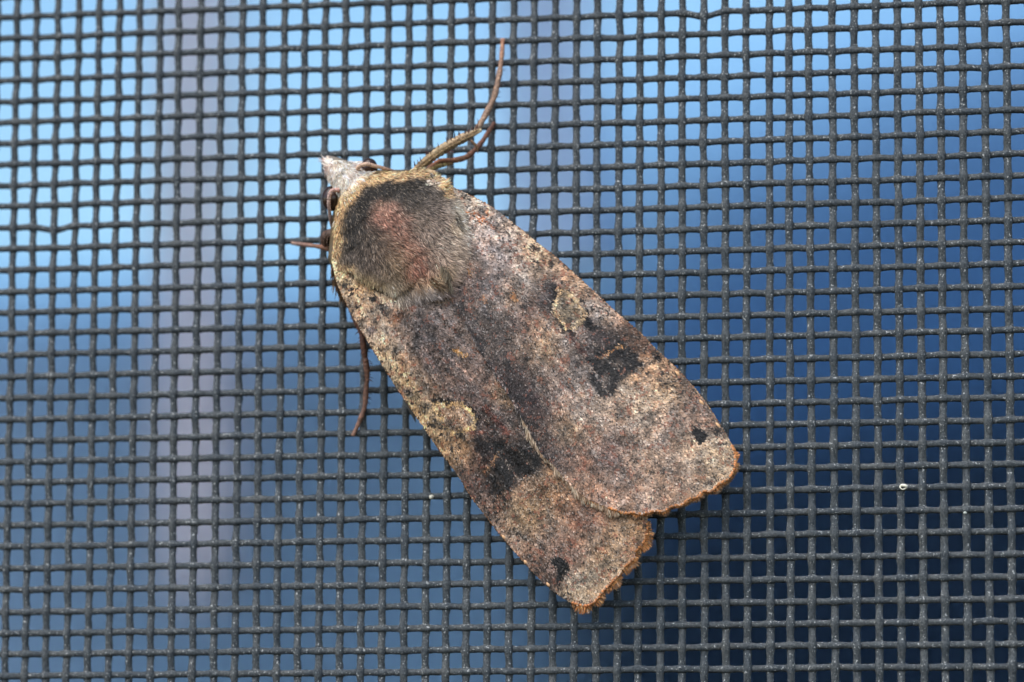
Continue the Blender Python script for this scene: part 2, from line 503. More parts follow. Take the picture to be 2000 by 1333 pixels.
RM_MARKS = [
    ('poly', [(1140, 612), (1160, 640), (1190, 646), (1216, 668), (1226, 690), (1190, 686), (1165, 697), (1138, 690), (1150, 660)], (74, 66, 65), 12, 0.9),
    ('poly', [(1158, 702), (1215, 682), (1243, 695), (1254, 713), (1240, 726), (1215, 745), (1195, 775), (1180, 780), (1165, 765), (1150, 740), (1153, 715)], (56, 53, 52), 9, 0.97),
    ('poly', [(1170, 735), (1186, 730), (1192, 748), (1178, 757)], (138, 128, 120), 10, 0.7),
    ('poly', [(1055, 550), (1085, 558), (1092, 590), (1080, 615), (1066, 600), (1060, 575)], (62, 55, 55), 16, 0.75),
    ('line', [(1088, 562), (1079, 592), (1078, 607)], (34, 30, 30), 4, 0.9),
    ('line', [(1084, 618), (1095, 640), (1118, 652)], (36, 32, 32), 4, 0.9),
    ('line', [(1141, 614), (1146, 632), (1158, 642)], (34, 30, 30), 6, 0.9),
    ('poly', STIG_R, (140, 130, 110), 5, 1.0),
    ('line', STIG_R + STIG_R[:1], (196, 174, 138), 3.6, 1.0),
    ('line', [(1114, 657), (1128, 675), (1146, 702)], (108, 60, 48), 5, 0.8),
    ('line', [(1146, 700), (1168, 708)], (40, 36, 36), 5, 0.7),
    ('line', [(1166, 691), (1190, 681), (1214, 671)], (36, 32, 31), 4.5, 0.9),
    ('line', [(1167, 698), (1190, 688), (1217, 677)], (186, 142, 92), 3, 0.9),
    ('poly', [(1350, 834), (1363, 833), (1377, 847), (1379, 861), (1367, 869), (1354, 858)], (34, 33, 33), 5, 1.0),
    ('poly', [(1386, 838), (1402, 836), (1408, 846), (1396, 852)], (34, 28, 26), 6, 0.9),
    ('line', [(1112, 742), (1116, 756), (1121, 768)], (186, 96, 48), 2, 0.9),
    ('line', [(903, 408), (918, 420), (936, 433)], (190, 112, 60), 2.2, 0.9),
    ('line', [(926, 416), (945, 430), (967, 446)], (166, 92, 52), 2.2, 0.9),
    ('line', [(880, 578), (892, 602), (908, 632)], (178, 122, 84), 2.2, 0.8),
    ('line', [(912, 526), (918, 538)], (200, 130, 60), 3, 0.9),
    ('line', [(941, 580), (950, 594)], (190, 130, 80), 2.5, 0.7),
    ('line', [(1002, 575), (1006, 590)], (205, 140, 75), 4, 0.8),
    ('poly', [(944, 408), (956, 410), (958, 424), (946, 424)], (205, 140, 98), 6, 0.8),
    ('poly', [(936, 405), (946, 408), (944, 420), (936, 418)], (60, 56, 55), 6, 0.9),
    ('poly', [(900, 416), (912, 420), (912, 434), (900, 430)], (62, 60, 58), 6, 0.9),
    ('poly', [(1070, 508), (1080, 510), (1080, 524), (1070, 520)], (50, 46, 44), 6, 0.85),
    ('poly', [(1034, 478), (1046, 482), (1044, 490), (1034, 488)], (52, 50, 48), 6, 0.85),
    ('poly', [(1276, 688), (1292, 694), (1288, 706), (1276, 702)], (46, 40, 36), 7, 0.9),
    ('poly', [(1254, 676), (1262, 680), (1258, 688)], (50, 44, 38), 5, 0.8),
    ('line', [(880, 590), (908, 640), (942, 695), (975, 745), (1005, 795), (1040, 855), (1062, 893)], (58, 50, 51), 7, 0.6),
    ('line', [(945, 690), (975, 738), (1003, 785), (1036, 848)], (192, 184, 178), 1.6, 0.55),
    ('line', [(1044, 738), (1054, 768), (1066, 802)], (160, 150, 142), 2.2, 0.75),
    ('line', [(1130, 690), (1150, 715), (1168, 742)], (165, 155, 146), 1.8, 0.6),
    ('line', [(1098, 925), (1114, 950), (1132, 968)], (206, 196, 186), 2.6, 0.8),
    ('line', [(1160, 880), (1175, 905)], (185, 172, 160), 1.8, 0.6),
    ('poly', [(1312, 920), (1326, 918), (1330, 932), (1316, 934)], (110, 95, 84), 10, 0.7),
    ('poly', [(1378, 940), (1390, 938), (1390, 946), (1380, 950)], (80, 68, 60), 8, 0.7),
    ('poly', [(1285, 740), (1305, 735), (1312, 745), (1298, 756), (1284, 756)], (95, 84, 72), 10, 0.7),
    ('poly', [(1205, 990), (1232, 984), (1238, 994), (1212, 1000)], (92, 78, 66), 8, 0.6),
    ('poly', [(1016, 596), (1030, 588), (1036, 600), (1022, 608)], (52, 46, 46), 8, 0.8),
    ('poly', [(1068, 631), (1078, 634), (1074, 646), (1064, 642)], (86, 78, 76), 8, 0.7),
]
# ---- colour of the left forewing
LW = [(665, 540, 198, 176, 138, 16), (700, 580, 202, 178, 147), (715, 555, 188, 158, 115, 14), (690, 600, 196, 168, 140, 18), (740, 615, 194, 178, 158), (775, 622, 150, 106, 76, 14), (725, 645, 172, 156, 140),
      (770, 660, 196, 178, 158), (750, 690, 188, 166, 132), (780, 720, 190, 168, 134), (800, 755, 192, 170, 130), (815, 785, 192, 166, 124), (840, 600, 140, 130, 125), (820, 640, 102, 91, 86), (870, 640, 116, 107, 104),
      (860, 680, 102, 92, 90), (800, 655, 124, 115, 114), (825, 690, 112, 102, 103), (895, 660, 132, 122, 118), (870, 700, 165, 142, 132, 14), (800, 705, 145, 116, 96, 14), (830, 735, 135, 118, 112), (835, 770, 80, 69, 69, 16),
      (880, 760, 112, 100, 97), (920, 720, 122, 107, 100), (905, 780, 96, 85, 84, 16), (940, 740, 128, 112, 104), (975, 765, 178, 150, 116, 14), (985, 783, 166, 141, 110, 12), (960, 820, 104, 92, 88), (1000, 850, 96, 86, 82), (950, 790, 116, 98, 92),
      (830, 810, 190, 164, 124), (850, 840, 186, 158, 122), (870, 870, 178, 148, 112), (885, 895, 176, 148, 112, 16), (900, 870, 168, 138, 108, 14), (915, 920, 122, 102, 90), (935, 960, 98, 84, 80), (960, 1000, 118, 98, 86), (930, 990, 128, 108, 92, 14),
      (1020, 960, 128, 108, 94), (1020, 990, 164, 144, 111), (1030, 1008, 174, 154, 114, 18), (1060, 965, 154, 126, 98), (1000, 1020, 152, 132, 113), (1070, 1010, 152, 130, 108), (1110, 1000, 150, 120, 98), (1145, 1020, 138, 106, 90),
      (1080, 1060, 150, 130, 116), (1150, 1060, 160, 138, 116), (1200, 1050, 164, 140, 113), (1240, 1030, 150, 124, 96), (1050, 1075, 142, 122, 110), (1110, 1075, 140, 114, 104), (1060, 1110, 112, 95, 86, 18), (1080, 1130, 106, 90, 82, 14),
      (1140, 1140, 174, 161, 140), (1180, 1110, 170, 154, 130), (1120, 1160, 174, 161, 140, 18), (1230, 1075, 142, 112, 88, 14), (1200, 1080, 164, 142, 116), (1030, 1050, 146, 128, 112), (1160, 1165, 172, 150, 122, 14), (1200, 1120, 168, 146, 120)]
STIG_L = [(850, 792), (880, 788), (905, 791), (918, 804), (927, 816), (924, 834), (906, 842), (890, 846), (872, 838)]
LM_MARKS = [
    ('line', [(848, 785), (870, 782), (896, 787), (916, 796)], (34, 29, 29), 5, 0.9),
    ('line', [(922, 800), (931, 815), (930, 838)], (34, 28, 27), 4.5, 0.9),
    ('poly', STIG_L, (146, 126, 106), 5, 1.0),
    ('line', STIG_L + STIG_L[:1], (198, 170, 124), 4.4, 1.0),
    ('line', [(893, 848), (904, 852)], (52, 50, 48), 4, 0.8),
    ('poly', [(922, 856), (950, 850), (974, 866), (980, 888), (962, 902), (944, 918), (930, 900)], (58, 44, 43), 12, 0.9),
    ('poly', [(976, 884), (1000, 872), (1040, 880), (1062, 900), (1052, 920), (1022, 934), (1002, 950), (986, 972), (966, 966), (950, 936), (964, 906)], (52, 48, 47), 12, 0.97),
    ('poly', [(930, 900), (948, 905), (950, 930), (935, 930)], (110, 98, 92), 12, 0.6),
    ('line', [(968, 872), (984, 868)], (34, 26, 24), 5, 0.8),
    ('line', [(974, 880), (963, 900), (946, 926)], (162, 128, 92), 2.6, 0.85),
    ('line', [(948, 798), (968, 818), (992, 846)], (140, 82, 70), 5, 0.7),
    ('line', [(924, 846), (944, 842)], (124, 66, 52), 5, 0.7),
    ('line', [(850, 668), (884, 700), (922, 742)], (186, 162, 150), 2.4, 0.6),
    ('poly', [(884, 684), (898, 682), (910, 694), (898, 698)], (214, 160, 86), 6, 0.9),
    ('line', [(926, 678), (936, 690)], (170, 92, 54), 2, 0.8),
    ('poly', [(722, 578), (736, 574), (738, 586), (724, 590)], (46, 42, 40), 7, 0.9),
    ('poly', [(740, 598), (756, 596), (768, 612), (752, 614)], (68, 66, 66), 8, 0.85),
    ('poly', [(693, 594), (702, 596), (700, 604), (692, 602)], (44, 42, 42), 5, 0.85),
    ('poly', [(680, 558), (690, 562), (686, 570)], (44, 40, 40), 4, 0.85),
    ('poly', [(716, 638), (732, 636), (736, 650), (720, 652)], (108, 98, 98), 8, 0.8),
    ('poly', [(785, 758), (800, 754), (806, 768), (790, 772)], (98, 90, 92), 8, 0.75),
    ('poly', [(1081, 1086), (1098, 1085), (1112, 1099), (1111, 1114), (1099, 1121), (1099, 1138), (1090, 1142), (1088, 1118), (1081, 1105)], (34, 32, 32), 5, 1.0),
    ('line', [(1092, 1136), (1090, 1152)], (52, 44, 40), 4, 0.7),
    ('poly', [(986, 970), (994, 968), (996, 978), (988, 980)], (40, 34, 32), 5, 0.8),
    ('line', [(974, 972), (990, 962)], (176, 140, 116), 3, 0.7),
    ('line', [(1035, 1050), (1062, 1080), (1086, 1110)], (176, 162, 150), 1.6, 0.55),
    ('poly', [(1240, 1060), (1256, 1052), (1256, 1068), (1242, 1076)], (92, 72, 58), 8, 0.6),
    ('poly', [(1255, 1020), (1266, 1018), (1266, 1028), (1256, 1030)], (44, 34, 28), 5, 0.8),
    ('poly', [(1110, 1005), (1150, 1012), (1170, 1030), (1130, 1025)], (122, 84, 70), 16, 0.6),  # brown patch, partly painted shadow below the upper wing's fringe
    ('poly', [(765, 612), (786, 614), (784, 628), (768, 626)], (148, 96, 66), 8, 0.7),
]
for (x, y) in ((1170, 978), (1225, 996), (1285, 992), (1345, 970), (1405, 938)):
    RM_MARKS.append(('line', [(850 + (x - 850) * k, 400 + (y - 400) * k - 26 * math.sin(math.pi * k)) for k in (0.30, 0.5, 0.7, 0.93)], (188, 178, 166), 1.5, 0.42))
for (x, y) in ((1145, 1165), (1190, 1130), (1225, 1085), (1250, 1045)):
    LM_MARKS.append(('line', [(690 + (x - 690) * k, 520 + (y - 520) * k + 22 * math.sin(math.pi * k)) for k in (0.30, 0.5, 0.7, 0.94)], (184, 172, 158), 1.5, 0.42))


def wing_color(u, v, ctrl, marks, n, costal):
    """sRGB 0..255 colour of each scale; costal (0..1) rises towards the front edge, where black flecks lie."""
    g = np.random.default_rng(n)
    col = cmap(u, v, ctrl)
    rag = g.normal(0, 1.8, (2,) + u.shape)
    col = overlay(col, u, v, marks, rag)
    yy = col.mean(-1, keepdims=True)
    col = col * (144 + (yy - 148) * 1.25) / yy
    sa, ta = st(u, v)
    col = col * np.array([1.05, 0.99, 0.95])
    streak = N2(sa / 4.5, ta, 6.5) + 0.6 * N1(sa / 3.0 + 70, ta, 3.5)
    col = col * (1 + 0.17 * streak * np.interp(sa, [150, 300, 650, 800], [0.8, 1.0, 1.0, 0.5]))[..., None]
    a1 = N3(u, v, 7.0); a2 = N4(u, v, 18.0); a3 = N3(u + 500, v + 90, 4.0)
    col = col * (1 + 0.22 * a1 + 0.25 * a2 + 0.10 * a3)[..., None]
    hue = N2(u + 400, v + 250, 16.0) + 0.6 * N1(u + 600, v + 50, 6.0)
    col = col * (1 + hue[..., None] * np.array([0.035, -0.004, -0.045]))
    col = col * 1.0 * np.exp(g.normal(0, 0.11, u.shape))[..., None]
    r = g.random(u.shape)
    dark = (r < 0.12 + 0.16 * np.clip(-a1, 0, 1))
    light = (r > 0.90)
    red = (N4(u + 77, v + 31, 6.0) + 0.5 * N3(u, v + 700, 15.0) + 0.3 * g.normal(0, 1, u.shape)) > 0.82
    fleck = (N1(u * 1.1 + 40, v * 1.1 + 160, 5.0) > 0.62) & (costal > 0.35)
    keep = (col.mean(-1) < 42)[..., None]; col0 = col
    col = np.where(dark[..., None], col * 0.5, col)
    col = np.where(light[..., None], col * 0.65 + np.array([212, 205, 198]) * 0.35, col)
    col = np.where(red[..., None], col * 0.5 + np.array([148, 82, 60]) * 0.5, col)
    col = np.where(fleck[..., None], col * 0.25 + np.array([40, 36, 34]) * 0.5, col)
    col = np.where(keep, col0 * 0.9, col)
    return np.clip(col, 6, 245)


# ---- wing surfaces
RS = np.array([0, 150, 200, 300, 450, 600, 750, 900, 1000]); RH_ = np.array([4.8, 4.75, 4.7, 4.5, 3.9, 3.3, 2.7, 2.3, 2.2])
ES = np.array([0, 100, 200, 400, 600, 900, 1000]); EH = np.array([3.3, 3.1, 2.6, 1.9, 1.55, 1.4, 1.4])


def wing_h(u, v, right):
    s, t = st(u, v)
    k = np.clip(np.abs(t) / 245.0, 0, 1.15)
    r = np.interp(s, RS, RH_); e = np.interp(s, ES, EH)
    h = e + (r - e) * (1 - k ** 1.9)
    if right:
        base = (835.0, 385.0)
        h = h + 0.30
    else:
        base = (690.0, 500.0)
    ang = np.arctan2(np.asarray(v) - base[1], np.asarray(u) - base[0])
    dist = np.hypot(np.asarray(v) - base[1], np.asarray(u) - base[0])
    h = h + 0.055 * np.sin(ang * 46) * np.clip(dist / 300 - 0.3, 0, 1) + 0.05 * N1(u, v, 60)
    return h


def S_wing(u, v, right): return P(u, v, wing_h(u, v, right))


def coons(bottom, top, left, rgt):
    """Four edge curves (n,2): bottom/top run along p, left/right along q."""
    n, mq = len(bottom), len(left)
    p = np.linspace(0, 1, n)[:, None, None]; q = np.linspace(0, 1, mq)[None, :, None]
    return ((1 - q) * bottom[:, None] + q * top[:, None] + (1 - p) * left[None] + p * rgt[None]
            - ((1 - p) * (1 - q) * bottom[0] + p * (1 - q) * bottom[-1] + (1 - p) * q * top[0] + p * q * top[-1]))


R_COSTA = [(838, 352), (872, 362), (905, 378), (955, 404), (1006, 442), (1048, 476), (1090, 509), (1129, 544), (1168, 580), (1207, 616), (1246, 649), (1279, 683), (1315, 716), (1341, 744), (1365, 772), (1386, 801), (1403, 828), (1418, 852)]
R_OUTER = [(1418, 852), (1429, 872), (1435, 892), (1434, 914), (1424, 933), (1404, 946), (1388, 959), (1372, 960), (1360, 972), (1346, 974), (1330, 987), (1314, 988), (1296, 998), (1278, 998), (1255, 1004), (1238, 1001), (1218, 1002), (1188, 991), (1156, 978), (1130, 961)]
R_INNER = [(800, 500), (850, 548), (880, 580), (895, 608), (916, 644), (940, 689), (967, 731), (988, 764), (1009, 797), (1027, 827), (1041, 855), (1060, 888), (1082, 908), (1104, 936), (1130, 961)]
R_BASE = [(838, 352), (815, 400), (800, 450), (800, 500)]
L_COSTA = [(650, 508), (658, 545), (672, 580), (688, 612), (705, 641), (725, 674), (745, 707), (774, 753), (804, 797), (834, 840), (857, 875), (872, 895), (897, 929), (925, 974), (955, 1013), (983, 1049), (1014, 1085), (1042, 1116), (1069, 1143), (1094, 1163)]
L_OUTER = [(1094, 1163), (1118, 1177), (1144, 1183), (1163, 1173), (1180, 1152), (1197, 1135), (1211, 1120), (1220, 1107), (1238, 1091), (1241, 1078), (1257, 1058), (1263, 1041), (1264, 1022), (1262, 990), (1250, 960)]
L_INNER = [(790, 440), (870, 530), (930, 610), (985, 690), (1040, 765), (1100, 835), (1160, 888), (1210, 928), (1250, 960)]
L_BASE = [(650, 508), (695, 486), (745, 462), (790, 440)]


def build_wing(name, costa, outer, inner, base, right, ctrl, marks, n_scales, seed):
    NP, NQ = 240, 110
    G = coons(spline(inner, NP), spline(costa, NP), spline(base, NQ)[::-1], spline(outer, NQ)[::-1])
    U, V = G[..., 0], G[..., 1]
    Q = np.broadcast_to(np.linspace(0, 1, NQ)[None], U.shape)
    pos = S_wing(U, V, right)
    costal = np.clip((Q - 0.72) / 0.25, 0, 1)
    col = lin(cmap(U, V, ctrl) * 0.8)
    i, j = np.meshgrid(np.arange(NP - 1), np.arange(NQ - 1), indexing='ij')
    f = np.stack([i * NQ + j, (i + 1) * NQ + j, (i + 1) * NQ + j + 1, i * NQ + j + 1], -1).reshape(-1, 4)
    w = obj(name, pos.reshape(-1, 3), f, MAT_WING, moth, col.reshape(-1, 3))
    md = w.modifiers.new('thickness', 'SOLIDIFY'); md.thickness = 0.00006; md.offset = 0
    # scales: one small tilted flake each
    g = np.random.default_rng(seed)
    cell = np.abs(np.cross(G[1:, :-1] - G[:-1, :-1], G[:-1, 1:] - G[:-1, :-1])).ravel()
    ci = g.choice(len(cell), n_scales, p=cell / cell.sum())
    a, c = np.divmod(ci, NQ - 1)
    fa, fc = g.random(n_scales), g.random(n_scales)
    bl = lambda A: (A[a, c] * (1 - fa) * (1 - fc) + A[a + 1, c] * fa * (1 - fc) + A[a, c + 1] * (1 - fa) * fc + A[a + 1, c + 1] * fa * fc)
    su, sv, sq = bl(U), bl(V), bl(Q)
    bx = (815.0, 360.0) if right else (660.0, 490.0)
    dx, dy = su - bx[0], sv - bx[1]
    yaw = np.arctan2(dy, dx) + g.normal(0, 0.28, n_scales) + 0.25 * N2(su, sv, 50)
    ca, sa = np.cos(yaw), np.sin(yaw)
    p0 = S_wing(su, sv, right)
    e1 = unit(S_wing(su + ca * 3, sv + sa * 3, right) - p0)
    e2 = unit(S_wing(su - sa * 3, sv + ca * 3, right) - p0)
    nrm = unit(np.cross(e1, e2)); nrm = np.where((nrm[:, 1] > 0)[:, None], -nrm, nrm)
    L = g.uniform(0.13, 0.22, n_scales)[:, None]; W = g.uniform(0.065, 0.10, n_scales)[:, None]
    roll = g.normal(0, 0.20, n_scales)[:, None]
    s2 = e2 * np.cos(roll) + nrm * np.sin(roll)
    lift = np.abs(g.normal(0.03, 0.02, n_scales))[:, None]
    r0 = p0 + nrm * (0.035 + 0.03 * g.random((n_scales, 1))) - e1 * L * 0.5
    v5 = np.stack([r0 - s2 * W * 0.3, r0 + s2 * W * 0.3, r0 + e1 * L * 0.7 + s2 * W * 0.5 + nrm * lift * 0.8,
                   r0 + e1 * L + nrm * lift, r0 + e1 * L * 0.7 - s2 * W * 0.5 + nrm * lift * 0.8], 1)
    cost = np.clip((sq - 0.72) / 0.25, 0, 1)
    cc = lin(wing_color(su, sv, ctrl, marks, seed + 1, cost))
    o = obj('wing_scales', v5.reshape(-1, 3), np.arange(n_scales * 5).reshape(-1, 5), MAT_SCALE, w, np.repeat(cc, 5, 0), smooth=False)
    tag(o, kind='stuff')
    return w


fw_r = build_wing('forewing', R_COSTA, R_OUTER, R_INNER, R_BASE, True, RW, RM_MARKS, 105000, 21)
tag(fw_r, 'upper forewing, its inner edge lying over the other wing')
fw_l = build_wing('forewing', L_COSTA, L_OUTER, L_INNER, L_BASE, False, LW, LM_MARKS, 105000, 31)
tag(fw_l, 'lower forewing, tucked under the other, with a torn end fringe')


def edge_rim(pts, right, wing, n, seed):
    """Beaded front edge of a forewing."""
    g = np.random.default_rng(seed)
    c = spline(pts, n)
    path = P(c[:, 0], c[:, 1], wing_h(c[:, 0], c[:, 1], right) - 0.02)
    path = path + g.normal(0, 0.012, path.shape)
    k = np.arange(n)
    rad = 0.085 * (1 + 0.22 * np.sin(k * 1.9) + g.normal(0, 0.08, n)) * np.interp(k / n, [0, 0.1, 0.85, 1], [0.7, 1, 1, 0.6])
    v, f = tube(path, rad, 8)
    base = np.where((g.random(n) < 0.3)[:, None], np.array([70, 46, 34]), np.array([140, 98, 66]))
    base = np.where((g.random(n) < 0.18)[:, None], np.array([190, 160, 125]), base)
    cc = np.vstack([np.repeat(lin(base), 8, 0), lin(base[:1]), lin(base[-1:])])
    return obj('costal_vein', v, f, MAT_LEG, wing, cc)


edge_rim(R_COSTA + R_OUTER[1:3], True, fw_r, 420, 5)
edge_rim(L_COSTA + L_OUTER[1:2], False, fw_l, 420, 6)


def cream_dots(spots, right, wing):
    bag = Bag()
    for (a, c, w) in spots:
        p = spline([(a - w * 0.5, c - w * 0.6), (a, c), (a + w * 0.5, c + w * 0.6)], 7)
        path = P(p[:, 0], p[:, 1], wing_h(p[:, 0], p[:, 1], right) + 0.05)
        v, f = tube(path, 0.10 * np.sin(np.linspace(0.35, np.pi - 0.35, 7)), 8)
        bag.add(v, f, lin((226, 178, 132)))
    return bag.build('costal_dots', MAT_SCALE, wing)


cream_dots([(1323, 730, 9), (1370, 786, 9), (1402, 831, 9)], True, fw_r)
cream_dots([(984, 1049, 7), (1027, 1098, 7), (1071, 1142, 7)], False, fw_l)


def fringe(curve, right, wing, n, out_len, spread, cols, hang, seed, gaps=(), w=0.05, lay=0.0, name='fringe'):
    """Hair fringe along a wing margin; curve (u,v) runs so that outside is to the left of travel when hang is None."""
    g = np.random.default_rng(seed)
    c = spline(curve, 600)
    d = unit(np.gradient(c, axis=0))
    k = g.integers(0, 600, n)
    for a, e in gaps:
        bad = (k / 600 > a) & (k / 600 < e)
        k = k[~bad]
    n = len(k)
    p = c[k] + d[k] * g.uniform(-1, 1, (n, 1))
    out = np.stack([-d[k][:, 1], d[k][:, 0]], 1)
    if hang is not None: out = unit(out * hang[2] + np.array(hang[:2]))
    yaw = g.normal(0, spread, n) + 0.22 * N1(p[:, 0] * 1.0, p[:, 1], 14)
    o2 = np.stack([out[:, 0] * np.cos(yaw) - out[:, 1] * np.sin(yaw), out[:, 0] * np.sin(yaw) + out[:, 1] * np.cos(yaw)], 1)
    L = out_len * (1 + 0.5 * N2(p[:, 0], p[:, 1], 11)) * g.uniform(0.7, 1.1, n)
    p = p - out * g.uniform(1, 4, (n, 1))
    h = wing_h(p[:, 0], p[:, 1], right)
    a0 = P(p[:, 0], p[:, 1], h + 0.04 - lay)
    q = p + o2 * L[:, None]
    a1 = P(q[:, 0], q[:, 1], h - 0.12 - lay + g.normal(0, 0.06, n))
    dr = a1 - a0; ln = np.linalg.norm(dr, axis=1)
    dr = unit(dr)
    sd = unit(np.cross(dr, np.array([0, -1.0, 0]) + g.normal(0, 0.5, (n, 3))))
    v, f = hairs(a0, dr, sd, ln, g.uniform(0.7, 1.3, n) * w, np.zeros((n, 3)))
    cc = np.array(cols, float)[g.integers(0, len(cols), n)] * np.exp(g.normal(0, 0.14, n))[:, None]
    ob = obj(name, v, f, MAT_FUR, wing, np.repeat(lin(np.clip(cc, 5, 240)), 7, 0))
    return tag(ob, kind='stuff')


def margin_band(curve, right, wing, seed, col, r0):
    """The raised orange line along the outer margin."""
    g = np.random.default_rng(seed)
    c = spline(curve, 260)
    path = P(c[:, 0], c[:, 1], wing_h(c[:, 0], c[:, 1], right) + 0.02) + g.normal(0, 0.014, (260, 3))
    v, f = tube(path, r0 * (1 + g.normal(0, 0.14, 260)), 8)
    cc = np.array(col, float) * np.exp(g.normal(0, 0.12, (260, 1)))
    cc = np.vstack([np.repeat(lin(np.clip(cc, 0, 250)), 8, 0), lin(cc[:1]), lin(cc[-1:])])
    return obj('margin_band', v, f, MAT_SCALE, wing, cc)


ORANGE = [(196, 132, 80), (182, 116, 66), (206, 148, 96)]
GREYB = [(150, 118, 90), (128, 98, 74), (168, 138, 110), (110, 84, 64)]
margin_band(R_OUTER[1:18], True, fw_r, 41, (198, 132, 82), 0.085)
margin_band(L_OUTER[1:7], False, fw_l, 42, (196, 126, 78), 0.085)
margin_band(L_OUTER[7:9], False, fw_l, 43, (196, 130, 80), 0.08)
margin_band(L_OUTER[9:13], False, fw_l, 44, (190, 126, 76), 0.08)
R_FR = R_OUTER[1:19][::-1]; L_FR = L_OUTER[1:13]
fringe(R_FR, True, fw_r, 3600, 9.0, 0.22, ORANGE, None, 51)
fringe(R_FR, True, fw_r, 3600, 13.0, 0.26, GREYB, None, 52, gaps=((0.47, 0.50), (0.90, 1.0)), lay=0.10)
fringe(L_FR, False, fw_l, 2600, 9.0, 0.22, ORANGE, None, 53, gaps=((0.52, 0.55), (0.69, 0.72)))
fringe(L_FR, False, fw_l, 3000, 16.0, 0.26, GREYB + ORANGE, None, 54, gaps=((0.49, 0.53), (0.66, 0.71)), lay=0.08)
fringe([(1020, 815), (1041, 855), (1060, 888), (1082, 908), (1104, 936), (1130, 961), (1156, 978), (1188, 991), (1222, 1001)], True, fw_r, 2000, 19.0, 0.16,
       [(196, 172, 148), (176, 146, 118), (206, 186, 160), (150, 118, 92)], (0.22, 1.0, 0.0), 55, w=0.04)
fringe([(905, 625), (940, 689), (988, 764), (1027, 827), (1050, 872)], True, fw_r, 500, 8.0, 0.3, [(200, 192, 186), (150, 138, 132), (110, 98, 96)], (0.4, 1.0, 0.0), 56, w=0.035)

# ---- body: head, thorax and abdomen in one skin
BS = np.array([-80, -74, -62, -45, -25, -10, 2, 14, 30, 50, 72, 95, 130, 170, 205, 240, 300, 400, 500, 600, 680, 720])
BW = np.array([2, 7, 16, 25, 33, 40, 51, 66, 84, 106, 130, 138, 136, 126, 118, 100, 66, 60, 50, 38, 18, 3])
BT = np.array([3.1, 3.4, 3.8, 4.2, 4.35, 4.4, 4.55, 4.7, 4.95, 5.2, 5.3, 5.4, 5.45, 5.38, 5.15, 4.55, 4.0, 3.8, 3.2, 2.6, 2.0, 1.7])
BB = np.array([2.6, 2.4, 2.2, 2.0, 1.9, 1.8, 1.7, 1.5, 1.3, 1.1, 1.0, 1.0, 1.0, 1.0, 1.0, 1.0, 1.0, 1.0, 1.0, 1.1, 1.2, 1.5])


def body_top(s, t):
    w = np.interp(s, BS, BW); tp = np.interp(s, BS, BT); bt = np.interp(s, BS, BB)
    mid = bt + (tp - bt) * 0.45
    k = np.clip(np.abs(t) / np.maximum(w, 1e-3), 0, 1)
    return mid + (tp - mid) * (1 - k ** 2.8) ** (1 / 2.2)


FUR = [(650, 335, 214, 198, 176, 14), (632, 318, 222, 204, 190, 10), (680, 352, 190, 166, 152, 12), (662, 362, 212, 198, 178, 10), (702, 335, 208, 194, 178, 10), (645, 330, 190, 150, 135, 6), (690, 335, 206, 190, 176, 12),
       (660, 470, 186, 160, 120, 9), (655, 440, 194, 165, 120, 9), (664, 402, 190, 160, 114, 9), (680, 374, 184, 150, 104, 9), (700, 355, 170, 140, 96, 9), (730, 345, 174, 154, 114, 9), (752, 342, 176, 158, 120, 8), (775, 341, 180, 164, 128, 9), (812, 337, 184, 168, 138, 9), (840, 341, 188, 175, 150, 9),
       (648, 495, 188, 168, 138, 9), (658, 520, 194, 169, 124, 10), (680, 525, 194, 164, 114, 9),
       (688, 430, 40, 38, 36, 13), (698, 402, 42, 40, 38, 12), (718, 380, 38, 37, 36, 12), (750, 366, 38, 37, 36, 11), (782, 360, 42, 41, 40, 11), (690, 462, 66, 62, 60, 13), (670, 490, 78, 75, 75, 9), (684, 502, 104, 99, 97, 12), (706, 500, 78, 73, 72), (822, 360, 74, 72, 72, 14), (844, 374, 80, 78, 78, 15), (862, 388, 100, 95, 93, 12), (800, 385, 62, 60, 59, 16), (832, 398, 96, 91, 90, 16), (862, 402, 128, 119, 116, 16), (718, 468, 66, 60, 56, 18), (720, 520, 86, 79, 76), (742, 542, 98, 90, 84),
       (735, 395, 150, 124, 114, 12), (740, 420, 130, 98, 90, 13), (770, 432, 124, 94, 86, 16), (780, 465, 126, 96, 86, 16), (748, 482, 96, 82, 72, 16), (812, 428, 104, 96, 92, 20), (836, 452, 116, 107, 103, 18), (860, 472, 150, 142, 138, 18), (850, 502, 150, 135, 128, 18), (880, 482, 142, 134, 128, 18), (902, 472, 154, 145, 136, 18),
       (800, 500, 136, 106, 96, 18), (812, 522, 124, 82, 74, 14), (832, 511, 82, 72, 67, 9), (770, 512, 115, 101, 82, 18), (762, 560, 124, 114, 102, 18), (792, 580, 132, 120, 106, 18), (822, 560, 136, 118, 100, 18), (850, 552, 136, 120, 100, 14), (872, 542, 150, 138, 110, 10), (860, 530, 100, 90, 76, 9), (892, 440, 164, 150, 130, 10), (897, 415, 168, 152, 130, 9), (872, 372, 168, 158, 143, 12), (857, 356, 184, 171, 154, 9)]

